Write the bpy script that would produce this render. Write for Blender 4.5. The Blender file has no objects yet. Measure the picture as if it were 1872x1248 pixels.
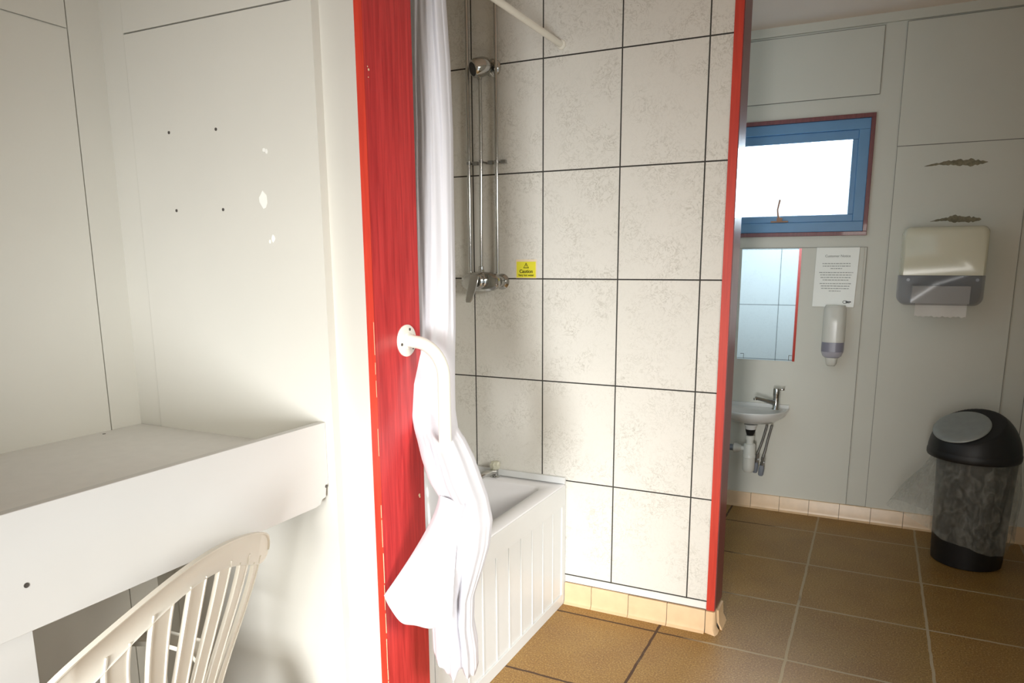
import bpy, bmesh, math, random
from mathutils import Vector, Matrix, noise
random.seed(7)
C = bpy.context.scene.collection
SC = bpy.context.scene
PI = math.pi

# ------------------------------------------------------------------ camera
# x runs along the tiled wall, y into the room, z up; the camera stands at x=0 y=0
YAW, PITCH, ROLL = math.radians(25.67), math.radians(10.71), math.radians(-0.12)
cam = bpy.data.cameras.new('camera')
cam.sensor_width = 36.0
cam.lens = 1321.5 / 1872.0 * 36.0
cam.shift_x = (936.0 - 959.1) / 1872.0
cam.shift_y = (733.5 - 624.0) / 1872.0
cam.clip_start = 0.02
camo = bpy.data.objects.new('camera', cam)
F = Vector((-math.sin(YAW) * math.cos(PITCH), math.cos(YAW) * math.cos(PITCH), -math.sin(PITCH)))
R0 = Vector((math.cos(YAW), math.sin(YAW), 0))
U0 = R0.cross(F)
Rv = R0 * math.cos(ROLL) + U0 * math.sin(ROLL)
Uv = -R0 * math.sin(ROLL) + U0 * math.cos(ROLL)
M4 = Matrix((Rv, Uv, -F)).transposed().to_4x4()
M4.translation = Vector((0, 0, 1.5))
camo.matrix_world = M4
C.objects.link(camo)
SC.camera = camo

# ------------------------------------------------------------------ light
SC.view_settings.view_transform = 'Standard'
SC.view_settings.look = 'None'
SC.view_settings.gamma = 1.0
SC.view_settings.exposure = 0.0
SC.view_settings.use_curve_mapping = False
w = bpy.data.worlds.new('daylight')
SC.world = w
w.use_nodes = True
bg = w.node_tree.nodes['Background']
bg.inputs[0].default_value = (0.86, 0.94, 1.0, 1)
bg.inputs[1].default_value = 1.25


def area(name, loc, aim, sx, sy, power, col, spread=PI):
    l = bpy.data.lights.new(name, 'AREA')
    l.shape = 'RECTANGLE'
    l.size, l.size_y, l.energy, l.color = sx, sy, power, col
    l.spread = spread
    o = bpy.data.objects.new(name, l)
    o.location = loc
    o.rotation_euler = (Vector(aim) - Vector(loc)).to_track_quat('-Z', 'Y').to_euler()
    C.objects.link(o)
    return o


# daylight falling in through the open entrance behind the camera
area('entrance_daylight', (0.20, -4.0, 2.45), (-0.8, 2.8, 0.0), 1.6, 2.3, 88.0, (1.0, 0.96, 0.87), math.radians(100))
# added low fill lamp behind the camera, brightens the lower walls
area('rear_low_fill', (0.5, -3.0, 0.8), (-0.9, 2.8, 0.2), 1.2, 1.0, 50.0, (0.97, 0.98, 1.0), math.radians(60))
# added unseen fill lamp on the right, lifts the shaded shower corner
area('side_fill', (2.9, 0.0, 2.55), (-1.2, 2.4, 0.0), 1.4, 1.4, 100.0, (1.0, 0.965, 0.89), math.radians(120))
# daylight coming through the small washroom window
area('window_daylight', (-0.55, 4.75, 2.0), (-0.75, 3.0, 1.6), 0.9, 0.5, 27.0, (0.72, 0.88, 1.0), math.radians(110))


# ------------------------------------------------------------------ materials
def nodes_of(name):
    m = bpy.data.materials.new(name)
    m.use_nodes = True
    nt = m.node_tree
    return m, nt, nt.nodes['Principled BSDF'], nt.nodes['Material Output']


def N(nt, typ, **kw):
    n = nt.nodes.new(typ)
    for k, v in kw.items():
        setattr(n, k, v)
    return n


def mth(nt, op, a, b=None, c=None):
    n = nt.nodes.new('ShaderNodeMath')
    n.operation = op
    for i, v in enumerate((a, b, c)):
        if v is None:
            continue
        if isinstance(v, (int, float)):
            n.inputs[i].default_value = v
        else:
            nt.links.new(v, n.inputs[i])
    return n.outputs[0]


def mixc(nt, fac, a, b):
    n = nt.nodes.new('ShaderNodeMix')
    n.data_type = 'RGBA'
    for i, v in ((0, fac), (6, a), (7, b)):
        if isinstance(v, (int, float)):
            n.inputs[i].default_value = v
        elif isinstance(v, tuple):
            n.inputs[i].default_value = (*v, 1)
        else:
            nt.links.new(v, n.inputs[i])
    return n.outputs[2]


def ramp(nt, fac, a, b, lo=0.4, hi=0.6):
    n = nt.nodes.new('ShaderNodeMapRange')
    nt.links.new(fac, n.inputs[0])
    n.inputs[1].default_value, n.inputs[2].default_value = lo, hi
    n.inputs[3].default_value, n.inputs[4].default_value = a, b
    return n.outputs[0]


def coords(nt, scale=(1, 1, 1)):
    t = N(nt, 'ShaderNodeTexCoord')
    mp = N(nt, 'ShaderNodeMapping')
    mp.inputs['Scale'].default_value = scale
    nt.links.new(t.outputs['Object'], mp.inputs[0])
    return mp.outputs[0]


def noise_tex(nt, vec, scale, detail=4, dist=0.0, rough=0.5):
    n = N(nt, 'ShaderNodeTexNoise')
    n.inputs['Scale'].default_value = scale
    n.inputs['Detail'].default_value = detail
    n.inputs['Roughness'].default_value = rough
    n.inputs['Distortion'].default_value = dist
    nt.links.new(vec, n.inputs['Vector'])
    return n.outputs[0]


def bump(nt, p, h, strength=0.2, dist=0.002):
    b = N(nt, 'ShaderNodeBump')
    b.inputs['Strength'].default_value = strength
    b.inputs['Distance'].default_value = dist
    nt.links.new(h, b.inputs['Height'])
    nt.links.new(b.outputs[0], p.inputs['Normal'])


def simple(name, col, rough=0.5, metal=0.0, var=0.04, scale=8.0, coat=0.0, bmp=0.0, bscale=200.0):
    m, nt, p, o = nodes_of(name)
    v = coords(nt)
    n = noise_tex(nt, v, scale, 5)
    d = tuple(max(0, c * (1 - var * 2)) for c in col)
    nt.links.new(mixc(nt, ramp(nt, n, 0, 1, 0.3, 0.7), col, d), p.inputs['Base Color'])
    p.inputs['Roughness'].default_value = rough
    p.inputs['Metallic'].default_value = metal
    p.inputs['Coat Weight'].default_value = coat
    if bmp:
        bump(nt, p, noise_tex(nt, v, bscale, 3), bmp, 0.001)
    return m


def glassy(name, col, alpha, rough=0.25, noise_scale=0.0, lo=0.0, hi=1.0):
    """thin translucent plastic: part see-through, part surface"""
    m, nt, p, o = nodes_of(name)
    p.inputs['Base Color'].default_value = (*col, 1)
    p.inputs['Roughness'].default_value = rough
    tr = N(nt, 'ShaderNodeBsdfTransparent')
    mx = N(nt, 'ShaderNodeMixShader')
    if noise_scale:
        v = coords(nt, (1, 1, 0.6))
        n = noise_tex(nt, v, noise_scale, 6, 1.5)
        f = ramp(nt, n, lo, hi, 0.42, 0.68)
        nt.links.new(f, mx.inputs[0])
        bump(nt, p, n, 1.0, 0.02)
    else:
        mx.inputs[0].default_value = alpha
    nt.links.new(tr.outputs[0], mx.inputs[1])
    nt.links.new(p.outputs[0], mx.inputs[2])
    nt.links.new(mx.outputs[0], o.inputs['Surface'])
    return m


def line_mask(nt, coord, origin, pitch, width):
    """1 on the joints of a regular grid along one axis"""
    t = mth(nt, 'SUBTRACT', coord, origin)
    t = mth(nt, 'DIVIDE', t, pitch)
    fr = mth(nt, 'FRACT', mth(nt, 'ADD', t, 0.5))
    d = mth(nt, 'ABSOLUTE', mth(nt, 'SUBTRACT', fr, 0.5))
    return mth(nt, 'LESS_THAN', d, width / pitch / 2), mth(nt, 'FLOOR', t)


def wall_tile_mat(name, base, dark, grout, x0, px, z0, pz, gw, axis=0):
    m, nt, p, o = nodes_of(name)
    v = coords(nt)
    s = N(nt, 'ShaderNodeSeparateXYZ')
    nt.links.new(v, s.inputs[0])
    gx, ix = line_mask(nt, s.outputs[axis], x0, px, gw)
    gz, iz = line_mask(nt, s.outputs[2], z0, pz, gw)
    g = mth(nt, 'MAXIMUM', gx, gz)
    n1 = noise_tex(nt, v, 19, 6, 2.2, 0.6)
    n2 = noise_tex(nt, v, 75, 4, 1.2, 0.6)
    vein = mth(nt, 'ABSOLUTE', mth(nt, 'SUBTRACT', n1, 0.5))
    f1 = ramp(nt, vein, 0.55, 0.0, 0.0, 0.03)
    f2 = ramp(nt, n2, 0.0, 0.7, 0.55, 0.72)
    patch = ramp(nt, noise_tex(nt, v, 9, 3), 0.15, 1.0, 0.4, 0.62)
    f = mth(nt, 'MULTIPLY', mth(nt, 'MAXIMUM', f1, f2), patch)
    c = mixc(nt, f, base, dark)
    c = mixc(nt, g, c, grout)
    nt.links.new(c, p.inputs['Base Color'])
    nt.links.new(ramp(nt, g, 0.22, 0.8, 0, 1), p.inputs['Roughness'])
    bump(nt, p, mth(nt, 'SUBTRACT', 1.0, g), 0.5, 0.0015)
    return m


def floor_mat():
    m, nt, p, o = nodes_of('quarry_floor_tiles')
    v = coords(nt)
    s = N(nt, 'ShaderNodeSeparateXYZ')
    nt.links.new(v, s.inputs[0])
    wob = mth(nt, 'MULTIPLY', mth(nt, 'SUBTRACT', noise_tex(nt, v, 14, 3), 0.5), 0.008)
    gx, ix = line_mask(nt, mth(nt, 'ADD', s.outputs[0], wob), -0.711, 0.5085, 0.011)
    gy, iy = line_mask(nt, mth(nt, 'ADD', s.outputs[1], wob), 2.737, 0.5, 0.011)
    g = mth(nt, 'MAXIMUM', gx, gy)
    wn = N(nt, 'ShaderNodeTexWhiteNoise', noise_dimensions='2D')
    cb = N(nt, 'ShaderNodeCombineXYZ')
    nt.links.new(ix, cb.inputs[0])
    nt.links.new(iy, cb.inputs[1])
    nt.links.new(cb.outputs[0], wn.inputs['Vector'])
    c = mixc(nt, wn.outputs[0], FL_A, FL_B)
    c = mixc(nt, ramp(nt, noise_tex(nt, v, 5, 4), 0, 0.6, 0.35, 0.7), c, FL_C)
    sp = noise_tex(nt, v, 150, 3, 0, 0.75)
    c = mixc(nt, ramp(nt, sp, 0.0, 0.75, 0.52, 0.66), c, FL_L)
    c = mixc(nt, ramp(nt, sp, 0.7, 0.0, 0.34, 0.46), c, FL_D)
    gx_ = mth(nt, 'ADD', s.outputs[0], mth(nt, 'MULTIPLY', mth(nt, 'SUBTRACT', noise_tex(nt, v, 3.5, 4), 0.5), 1.2))
    gcol = mixc(nt, ramp(nt, gx_, 0, 1, -0.62, -0.35), (0.09, 0.05, 0.03), (0.46, 0.37, 0.24))
    c = mixc(nt, g, c, gcol)
    nt.links.new(c, p.inputs['Base Color'])
    nt.links.new(ramp(nt, g, 0.42, 0.9, 0, 1), p.inputs['Roughness'])
    bump(nt, p, mth(nt, 'SUBTRACT', mth(nt, 'MULTIPLY', sp, 0.25), g), 0.35, 0.002)
    return m


def wood_mat(name, a, b, rough=0.35):
    m, nt, p, o = nodes_of(name)
    v = coords(nt, (22, 22, 1.1))
    n = noise_tex(nt, v, 4.0, 6, 0.6, 0.6)
    nt.links.new(mixc(nt, ramp(nt, n, 0, 1, 0.36, 0.66), a, b), p.inputs['Base Color'])
    p.inputs['Roughness'].default_value = rough
    p.inputs['Coat Weight'].default_value = 0.15
    bump(nt, p, n, 0.15, 0.001)
    return m


FL_A, FL_B, FL_C, FL_L, FL_D = (0.34, 0.18, 0.036), (0.30, 0.17, 0.040), (0.24, 0.11, 0.022), (0.56, 0.37, 0.14), (0.10, 0.055, 0.02)

M = {}
M['wall'] = simple('cream_painted_board', (0.645, 0.632, 0.57), 0.5, var=0.02, scale=3, bmp=0.15, bscale=90)
M['wall_far'] = simple('grey_cream_painted_board', (0.70, 0.685, 0.60), 0.55, var=0.02, scale=3, bmp=0.15, bscale=90)
M['ceiling'] = simple('ceiling_paint', (0.88, 0.74, 0.62), 0.8, var=0.03, scale=2)
M['tile'] = wall_tile_mat('marbled_wall_tiles', (0.74, 0.725, 0.67), (0.40, 0.38, 0.32), (0.035, 0.033, 0.028), -0.611, 0.331, 0.134, 0.4355, 0.0055)
M['tile_side'] = wall_tile_mat('marbled_side_wall_tiles', (0.74, 0.725, 0.67), (0.40, 0.38, 0.32), (0.035, 0.033, 0.028), 2.72, 0.331, 0.134, 0.4355, 0.0055, 1)
M['tile_back'] = wall_tile_mat('washroom_wall_tiles', (0.80, 0.83, 0.83), (0.7, 0.72, 0.72), (0.18, 0.2, 0.2), -0.655, 0.331, 0.745, 0.4355, 0.005)
M['floor'] = floor_mat()
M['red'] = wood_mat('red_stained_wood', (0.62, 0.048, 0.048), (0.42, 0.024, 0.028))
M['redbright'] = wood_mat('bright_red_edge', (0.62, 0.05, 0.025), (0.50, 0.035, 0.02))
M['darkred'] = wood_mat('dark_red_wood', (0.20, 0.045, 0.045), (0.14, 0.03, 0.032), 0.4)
M['chip'] = simple('bare_chipped_wood', (0.75, 0.60, 0.38), 0.7)
M['skirt'] = simple('apricot_skirting_tile', (0.80, 0.56, 0.33), 0.3, var=0.05, scale=20)
M['skirt_line'] = simple('skirting_joint', (0.16, 0.11, 0.07), 0.9)
M['white'] = simple('white_gloss_paint', (0.80, 0.79, 0.75), 0.4, var=0.01)
M['shelf'] = simple('white_painted_board', (0.63, 0.625, 0.60), 0.45, var=0.015, scale=4)
M['shelftop'] = simple('grey_shelf_board', (0.74, 0.73, 0.70), 0.5, var=0.02, scale=30)
M['pvc'] = simple('white_plastic_panel', (0.68, 0.695, 0.69), 0.35, var=0.01)
M['bath'] = simple('white_bath_acrylic', (0.84, 0.84, 0.86), 0.18, var=0.005)
M['fabric'] = simple('white_curtain_cloth', (0.88, 0.88, 0.91), 0.9, var=0.01, bmp=0.08, bscale=60)
_nt = M['fabric'].node_tree
_tl, _mx = N(_nt, 'ShaderNodeBsdfTranslucent'), N(_nt, 'ShaderNodeMixShader')
_tl.inputs[0].default_value = (0.9, 0.9, 0.94, 1)
_mx.inputs[0].default_value = 0.35
_nt.links.new(_nt.nodes['Principled BSDF'].outputs[0], _mx.inputs[1])
_nt.links.new(_tl.outputs[0], _mx.inputs[2])
_nt.links.new(_mx.outputs[0], _nt.nodes['Material Output'].inputs['Surface'])
M['rail'] = simple('cream_enamel', (0.86, 0.84, 0.75), 0.25, var=0.01)
M['chair'] = simple('cream_resin', (0.80, 0.76, 0.66), 0.4, var=0.02, scale=5, bmp=0.05, bscale=300)
M['chrome'] = simple('chrome', (0.52, 0.52, 0.50), 0.12, 1.0, 0.02)
M['steel'] = simple('braided_steel', (0.42, 0.42, 0.41), 0.35, 1.0, 0.12, 300)
M['dark'] = simple('dark_hole', (0.03, 0.028, 0.025), 0.8)
M['screw'] = simple('screw_metal', (0.12, 0.11, 0.1), 0.5, 0.6)
M['filler'] = simple('pale_wall_filler', (0.92, 0.92, 0.86), 0.7)
M['glue'] = simple('old_glue_residue', (0.30, 0.26, 0.17), 0.9, var=0.2, scale=60, bmp=0.6, bscale=120)
M['casement'] = simple('glare_tinted_window_frame', (0.13, 0.30, 0.52), 0.4, var=0.04)  # blue glare of the bright window put into the frame colour
M['ceramic'] = simple('white_ceramic', (0.78, 0.78, 0.75), 0.12, var=0.005, coat=0.4)
M['plastic'] = simple('cream_white_plastic', (0.76, 0.75, 0.68), 0.25, var=0.01)
M['dispenser'] = simple('cream_dispenser_plastic', (0.72, 0.68, 0.52), 0.18, var=0.01)
M['waste'] = simple('grey_waste_pipe', (0.22, 0.24, 0.27), 0.5)
M['greyplastic'] = simple('grey_plastic', (0.30, 0.31, 0.33), 0.3)
M['band'] = simple('lilac_grey_band', (0.28, 0.27, 0.33), 0.3)
M['lilac'] = simple('pale_lilac_plastic', (0.55, 0.53, 0.60), 0.25)
M['black'] = simple('black_plastic', (0.008, 0.008, 0.009), 0.45, var=0.05)
M['flap'] = simple('grey_bin_flap', (0.34, 0.36, 0.34), 0.35, 0.2, 0.05, 30)
M['bag'] = glassy('clear_bin_bag', (0.50, 0.50, 0.44), 0.35, 0.30, 24.0, 0.18, 0.38)
M['smoky'] = glassy('smoky_clear_plastic', (0.26, 0.26, 0.28), 0.42, 0.15)
M['seam'] = simple('paint_seam', (0.22, 0.21, 0.18), 0.9)
M['tissue'] = simple('paper_towel', (0.78, 0.74, 0.68), 0.9, bmp=0.3, bscale=150)
M['paper'] = simple('laminated_paper', (0.82, 0.83, 0.76), 0.3, var=0.01)
M['ink'] = simple('grey_print', (0.32, 0.33, 0.30), 0.7)
M['inkdark'] = simple('dark_print', (0.05, 0.05, 0.045), 0.7)
M['yellow'] = simple('yellow_sticker', (0.86, 0.80, 0.05), 0.35, var=0.02)
M['stickeredge'] = simple('cream_sticker_edge', (0.88, 0.72, 0.52), 0.5)
M['olive'] = simple('black_sticker_print', (0.05, 0.045, 0.0), 0.6)
M['acrylic'] = glassy('clear_tap_head', (0.62, 0.61, 0.48), 0.75, 0.08)
M['string'] = simple('tan_cord', (0.42, 0.25, 0.17), 0.8)
M['concrete'] = simple('outside_concrete', (0.30, 0.29, 0.27), 0.9, var=0.1)
mm, nt, p, o = nodes_of('mirror_silver')
p.inputs['Base Color'].default_value = (0.88, 0.93, 0.93, 1)
p.inputs['Metallic'].default_value = 1.0
p.inputs['Roughness'].default_value = 0.02
M['mirror'] = mm
M['glass'] = glassy('window_glass', (0.9, 0.95, 1.0), 0.03, 0.05)


# ------------------------------------------------------------------ mesh helpers
class MB:
    def __init__(s):
        s.v, s.f, s.m, s.cur = [], [], [], 0

    def add(s, vs, fs):
        b = len(s.v)
        s.v += [tuple(x) for x in vs]
        s.f += [tuple(b + i for i in f) for f in fs]
        s.m += [s.cur] * len(fs)

    def box(s, x0, x1, y0, y1, z0, z1):
        x0, x1 = min(x0, x1), max(x0, x1)
        y0, y1 = min(y0, y1), max(y0, y1)
        z0, z1 = min(z0, z1), max(z0, z1)
        s.add([(x0, y0, z0), (x1, y0, z0), (x1, y1, z0), (x0, y1, z0), (x0, y0, z1), (x1, y0, z1), (x1, y1, z1), (x0, y1, z1)],
              [(0, 3, 2, 1), (4, 5, 6, 7), (0, 1, 5, 4), (1, 2, 6, 5), (2, 3, 7, 6), (3, 0, 4, 7)])
        return s

    def obox(s, c, ax, ay, az):
        """box about centre c with half-axis vectors"""
        c, ax, ay, az = map(Vector, (c, ax, ay, az))
        vs = [c + ax * i + ay * j + az * k for k in (-1, 1) for i, j in ((-1, -1), (1, -1), (1, 1), (-1, 1))]
        s.add(vs, [(0, 3, 2, 1), (4, 5, 6, 7), (0, 1, 5, 4), (1, 2, 6, 5), (2, 3, 7, 6), (3, 0, 4, 7)])
        return s

    def loft(s, rings, cap0=True, cap1=True, closed=True):
        n = len(rings[0])
        vs = [p for r in rings for p in r]
        fs = []
        for i in range(len(rings) - 1):
            for j in range(n if closed else n - 1):
                k = (j + 1) % n
                fs.append((i * n + j, i * n + k, (i + 1) * n + k, (i + 1) * n + j))
        if cap0:
            fs.append(tuple(reversed(range(n))))
        if cap1:
            fs.append(tuple((len(rings) - 1) * n + j for j in range(n)))
        s.add(vs, fs)
        return s

    def lathe(s, prof, c=(0, 0, 0), axis=(0, 0, 1), n=32, cap0=True, cap1=True):
        """prof = [(radius, height along the axis)]"""
        c = Vector(c)
        q = Vector(axis).normalized().to_track_quat('Z', 'Y')
        rings = []
        for r, h in prof:
            rings.append([c + q @ Vector((r * math.cos(2 * PI * k / n), r * math.sin(2 * PI * k / n), h)) for k in range(n)])
        return s.loft(rings, cap0, cap1)

    def cyl(s, a, b, r, n=20, r2=None):
        a, b = Vector(a), Vector(b)
        return s.lathe([(r, 0), (r if r2 is None else r2, (b - a).length)], a, b - a, n)

    def tube(s, pts, r, n=14, cap=True):
        pts = [Vector(p) for p in pts]
        rs = r if isinstance(r, (list, tuple)) else [r] * len(pts)
        t0 = (pts[1] - pts[0]).normalized()
        u = t0.orthogonal().normalized()
        rings = []
        for i, p in enumerate(pts):
            t = (pts[min(i + 1, len(pts) - 1)] - pts[max(i - 1, 0)]).normalized()
            u = (u - t * u.dot(t)).normalized()
            v = t.cross(u)
            rings.append([p + (u * math.cos(2 * PI * k / n) + v * math.sin(2 * PI * k / n)) * rs[i] for k in range(n)])
        return s.loft(rings, cap, cap)

    def poly(s, pts, d):
        """flat outline pushed along vector d"""
        pts = [Vector(p) for p in pts]
        d = Vector(d)
        return s.loft([pts, [p + d for p in pts]])

    def build(s, name, mats, parent=None, origin=None, smooth=35, bevel=0.0, solid=0.0, sub=0):
        o0 = Vector(origin) if origin else Vector((0, 0, 0))
        me = bpy.data.meshes.new(name)
        me.from_pydata([tuple(Vector(p) - o0) for p in s.v], [], s.f)
        if not isinstance(mats, (list, tuple)):
            mats = [mats]
        for m in mats:
            me.materials.append(M[m])
        for p_, mi in zip(me.polygons, s.m):
            p_.material_index = mi
        bm = bmesh.new()
        bm.from_mesh(me)
        bmesh.ops.recalc_face_normals(bm, faces=bm.faces)
        bm.to_mesh(me)
        bm.free()
        if smooth:
            me.shade_smooth()
            me.set_sharp_from_angle(angle=math.radians(smooth))
        o = bpy.data.objects.new(name, me)
        C.objects.link(o)
        if parent:
            o.parent = parent
        elif origin:
            o.location = o0
        if bevel:
            b = o.modifiers.new('bevel', 'BEVEL')
            b.width, b.segments, b.limit_method, b.angle_limit = bevel, 3, 'ANGLE', math.radians(40)
            b.harden_normals = False
        if solid:
            b = o.modifiers.new('solid', 'SOLIDIFY')
            b.thickness, b.offset = solid, 0
        if sub:
            b = o.modifiers.new('sub', 'SUBSURF')
            b.levels = b.render_levels = sub
        return o


def tag(o, label, cat, group=None):
    o['label'], o['category'] = label, cat
    if group:
        o['group'] = group
    return o


def thing(name, label, cat, loc, group=None):
    o = bpy.data.objects.new(name, None)
    o.empty_display_size = 0.05
    o.location = loc
    C.objects.link(o)
    return tag(o, label, cat, group)


def struct(o):
    o['kind'] = 'structure'
    return o


def text_mesh(mb, txt, size, origin, xdir, zdir, off, bold=0.0):
    """letters as thin raised shapes on a plane"""
    cu = bpy.data.curves.new('lettering', 'FONT')
    cu.body, cu.size, cu.align_x = txt, size, 'CENTER'
    cu.offset = bold
    cu.extrude = 0.0003
    ob = bpy.data.objects.new('lettering', cu)
    C.objects.link(ob)
    dg = bpy.context.evaluated_depsgraph_get()
    me = bpy.data.meshes.new_from_object(ob.evaluated_get(dg))
    xd, zd, nd = Vector(xdir), Vector(zdir), Vector(off)
    vs = [Vector(origin) + xd * v.co.x + zd * v.co.y + nd.normalized() * v.co.z for v in me.vertices]
    mb.add(vs, [tuple(p_.vertices) for p_ in me.polygons])
    bpy.data.objects.remove(ob)
    bpy.data.meshes.remove(me)


def arc(c, r, a0, a1, u, v, n=10):
    c, u, v = Vector(c), Vector(u), Vector(v)
    return [c + (u * math.cos(a0 + (a1 - a0) * i / n) + v * math.sin(a0 + (a1 - a0) * i / n)) * r for i in range(n + 1)]


def sm(t):
    t = max(0.0, min(1.0, t))
    return t * t * (3 - 2 * t)

MIRROR_TILT = 0.6
# ================================================================== SETTING
CEIL = 2.797
struct(MB().box(-2.2, 1.15, -1.5, 4.75, -0.08, 0.0).build('floor', 'floor', smooth=0))
struct(MB().box(-5.0, 5.0, -9.0, -1.5, -0.16, -0.04).build('floor.001', 'concrete', smooth=0))
struct(MB().box(-2.2, 1.15, -1.5, 4.75, CEIL, CEIL + 0.08).build('ceiling', 'ceiling', smooth=0))

# left wall of the changing corner: boards with a seam and a corner batten
b = MB().box(-2.13, -2.012, -1.45, 1.60, 0, CEIL)
b.box(-2.012, -2.005, -1.45, 1.3495, 0.0, 2.1205)
b.box(-2.012, -2.005, -1.45, 1.3495, 2.1245, CEIL)
b.box(-2.012, -2.006, 1.3535, 1.46, 0.0, CEIL)
struct(b.build('wall_left', 'wall', smooth=0))

# partition facing the camera between the changing corner and the bath
b = MB().box(-2.10, -1.127, 1.474, 1.64, 0, CEIL)
b.box(-1.9125, -1.252, 1.447, 1.474, 0.0, 2.1205)
b.box(-1.9125, -1.252, 1.447, 1.474, 2.1245, CEIL)
b.box(-2.006, -1.9155, 1.449, 1.474, 0.0, CEIL)
b.cur = 1
for x, z in ((-1.768, 1.855), (-1.591, 1.850), (-1.765, 1.649), (-1.587, 1.646)):
    b.cyl((x, 1.4475, z), (x, 1.4460, z), 0.0042, 10)
b.cur = 2
random.seed(3)
for x, z, rx, rz in ((-1.441, 1.666, .014, .022), (-1.428, 1.787, .006, .005), (-1.420, 1.783, .004, .006), (-1.416, 1.568, .006, .010), (-1.428, 1.560, .004, .005)):
    pts = [(x + rx * math.cos(2 * PI * k / 11) * random.uniform(.75, 1.1), 1.4462, z + rz * math.sin(2 * PI * k / 11) * random.uniform(.75, 1.1)) for k in range(11)]
    b.poly(pts, (0, 0.002, 0))
struct(b.build('wall_middle', ['wall', 'screw', 'filler'], smooth=0))

# tiled partition at the end of the bath (tiles in front, tiles behind)
b = MB().box(-2.02, -0.527, 2.828, 2.90, 0, CEIL)
b.cur = 1
b.box(-2.02, -0.527, 2.90, 2.972, 0, CEIL)
struct(b.build('wall_tiled', ['tile', 'tile_back'], smooth=0))
struct(MB().box(-2.02, -1.90, 1.64, 2.828, 0, CEIL).build('wall_shower', 'tile_side', smooth=0))

# washroom back wall round the window opening; boards with seams
WX0, WX1, WZ0, WZ1 = -1.02, -0.085, 1.675, 2.285
Y0 = 4.545
b = MB()
for x0, x1, z0, z1 in ((-2.1, WX0, 0, CEIL), (WX1, 1.1, 0, CEIL), (WX0, WX1, 0, WZ0), (WX0, WX1, WZ1, CEIL)):
    b.box(x0, x1, Y0 + 0.004, Y0 + 0.13, z0, z1)
b.box(-1.9, -0.064, Y0 - 0.004, Y0 + 0.004, 2.398, 2.738)
b.box(-1.9, -0.062, Y0 - 0.004, Y0 + 0.004, 0.09, 1.591)
b.box(0.045, 0.648, Y0 - 0.004, Y0 + 0.004, 2.122, 2.742)
b.box(0.046, 0.650, Y0 - 0.004, Y0 + 0.004, 0.09, 2.118)
b.box(0.756, 1.1, Y0 - 0.004, Y0 + 0.004, 0.09, 2.742)
b.box(-2.1, 1.1, Y0 - 0.012, Y0 + 0.004, 2.75, CEIL)
b.cur = 2
q_ = 0.0022
for x0, x1, z0, z1 in ((-1.9, -0.064, 2.398, 2.738), (-1.9, -0.062, 0.09, 1.591), (0.045, 0.648, 2.122, 2.742), (0.046, 0.650, 0.09, 2.118), (0.756, 1.1, 0.09, 2.742)):
    for a0, a1, c0, c1 in ((x0 - q_, x1 + q_, z1, z1 + q_), (x0 - q_, x1 + q_, z0 - q_, z0), (x0 - q_, x0, z0, z1), (x1, x1 + q_, z0, z1)):
        b.box(a0, a1, Y0 - 0.0035, Y0 + 0.004, c0, c1)
b.cur = 1
random.seed(5)
for x0, x1, zc, th in ((0.182, 0.47, 2.015, 0.024), (0.235, 0.468, 1.728, 0.026)):
    n = 26
    up, dn = [], []
    for k in range(n + 1):
        t = k / n
        x = x0 + (x1 - x0) * t
        h = th * (0.10 + 0.9 * max(0.0, math.sin(PI * t)) ** 0.7) * random.uniform(0.55, 1.25) * (0.35 + 0.65 * sm((t - .2) / .5))
        zz = zc + 0.006 * math.sin(t * 5) + 0.012 * t - .006
        up.append((x, Y0 - 0.0055, zz + h))
        dn.append((x, Y0 - 0.0055, zz - h * 0.8))
    for k in range(n):
        b.poly([dn[k], dn[k + 1], up[k + 1], up[k]], (0, 0.003, 0))
struct(b.build('wall_back', ['wall_far', 'glue', 'seam'], smooth=0))

struct(MB().box(0.98, 1.10, -1.45, 0.5, 0, CEIL).box(0.98, 1.10, 1.5, 4.70, 0, CEIL).box(0.98, 1.10, 0.5, 1.5, 2.2, CEIL).build('wall_right', 'wall_far', smooth=0))  # unseen opening added so the side fill lamp can reach in
struct(MB().box(-2.10, -2.0, 2.972, 4.70, 0, CEIL).build('wall_washroom', 'wall_far', smooth=0))
# wall behind the camera with the open entrance
DX0, DX1, DZ = -0.80, 0.10, 2.00
b = MB()
for x0, x1, z0, z1 in ((-2.1, DX0, 0, CEIL), (DX1, 1.1, 0, CEIL), (DX0, DX1, DZ, CEIL)):
    b.box(x0, x1, -1.45, -1.33, z0, z1)
struct(b.build('wall_front', 'wall', smooth=0))

# red stained boards on the ends of the partitions
b = MB().box(-1.127, -1.105, 1.4473, 1.6445, 0, CEIL)
o = b.build('trim_1', 'red', smooth=0)
struct(o)
b = MB().box(-1.1272, -1.1049, 1.4455, 1.4475, 0, CEIL)
struct(b.build('trim_2', 'redbright', smooth=0))
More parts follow.
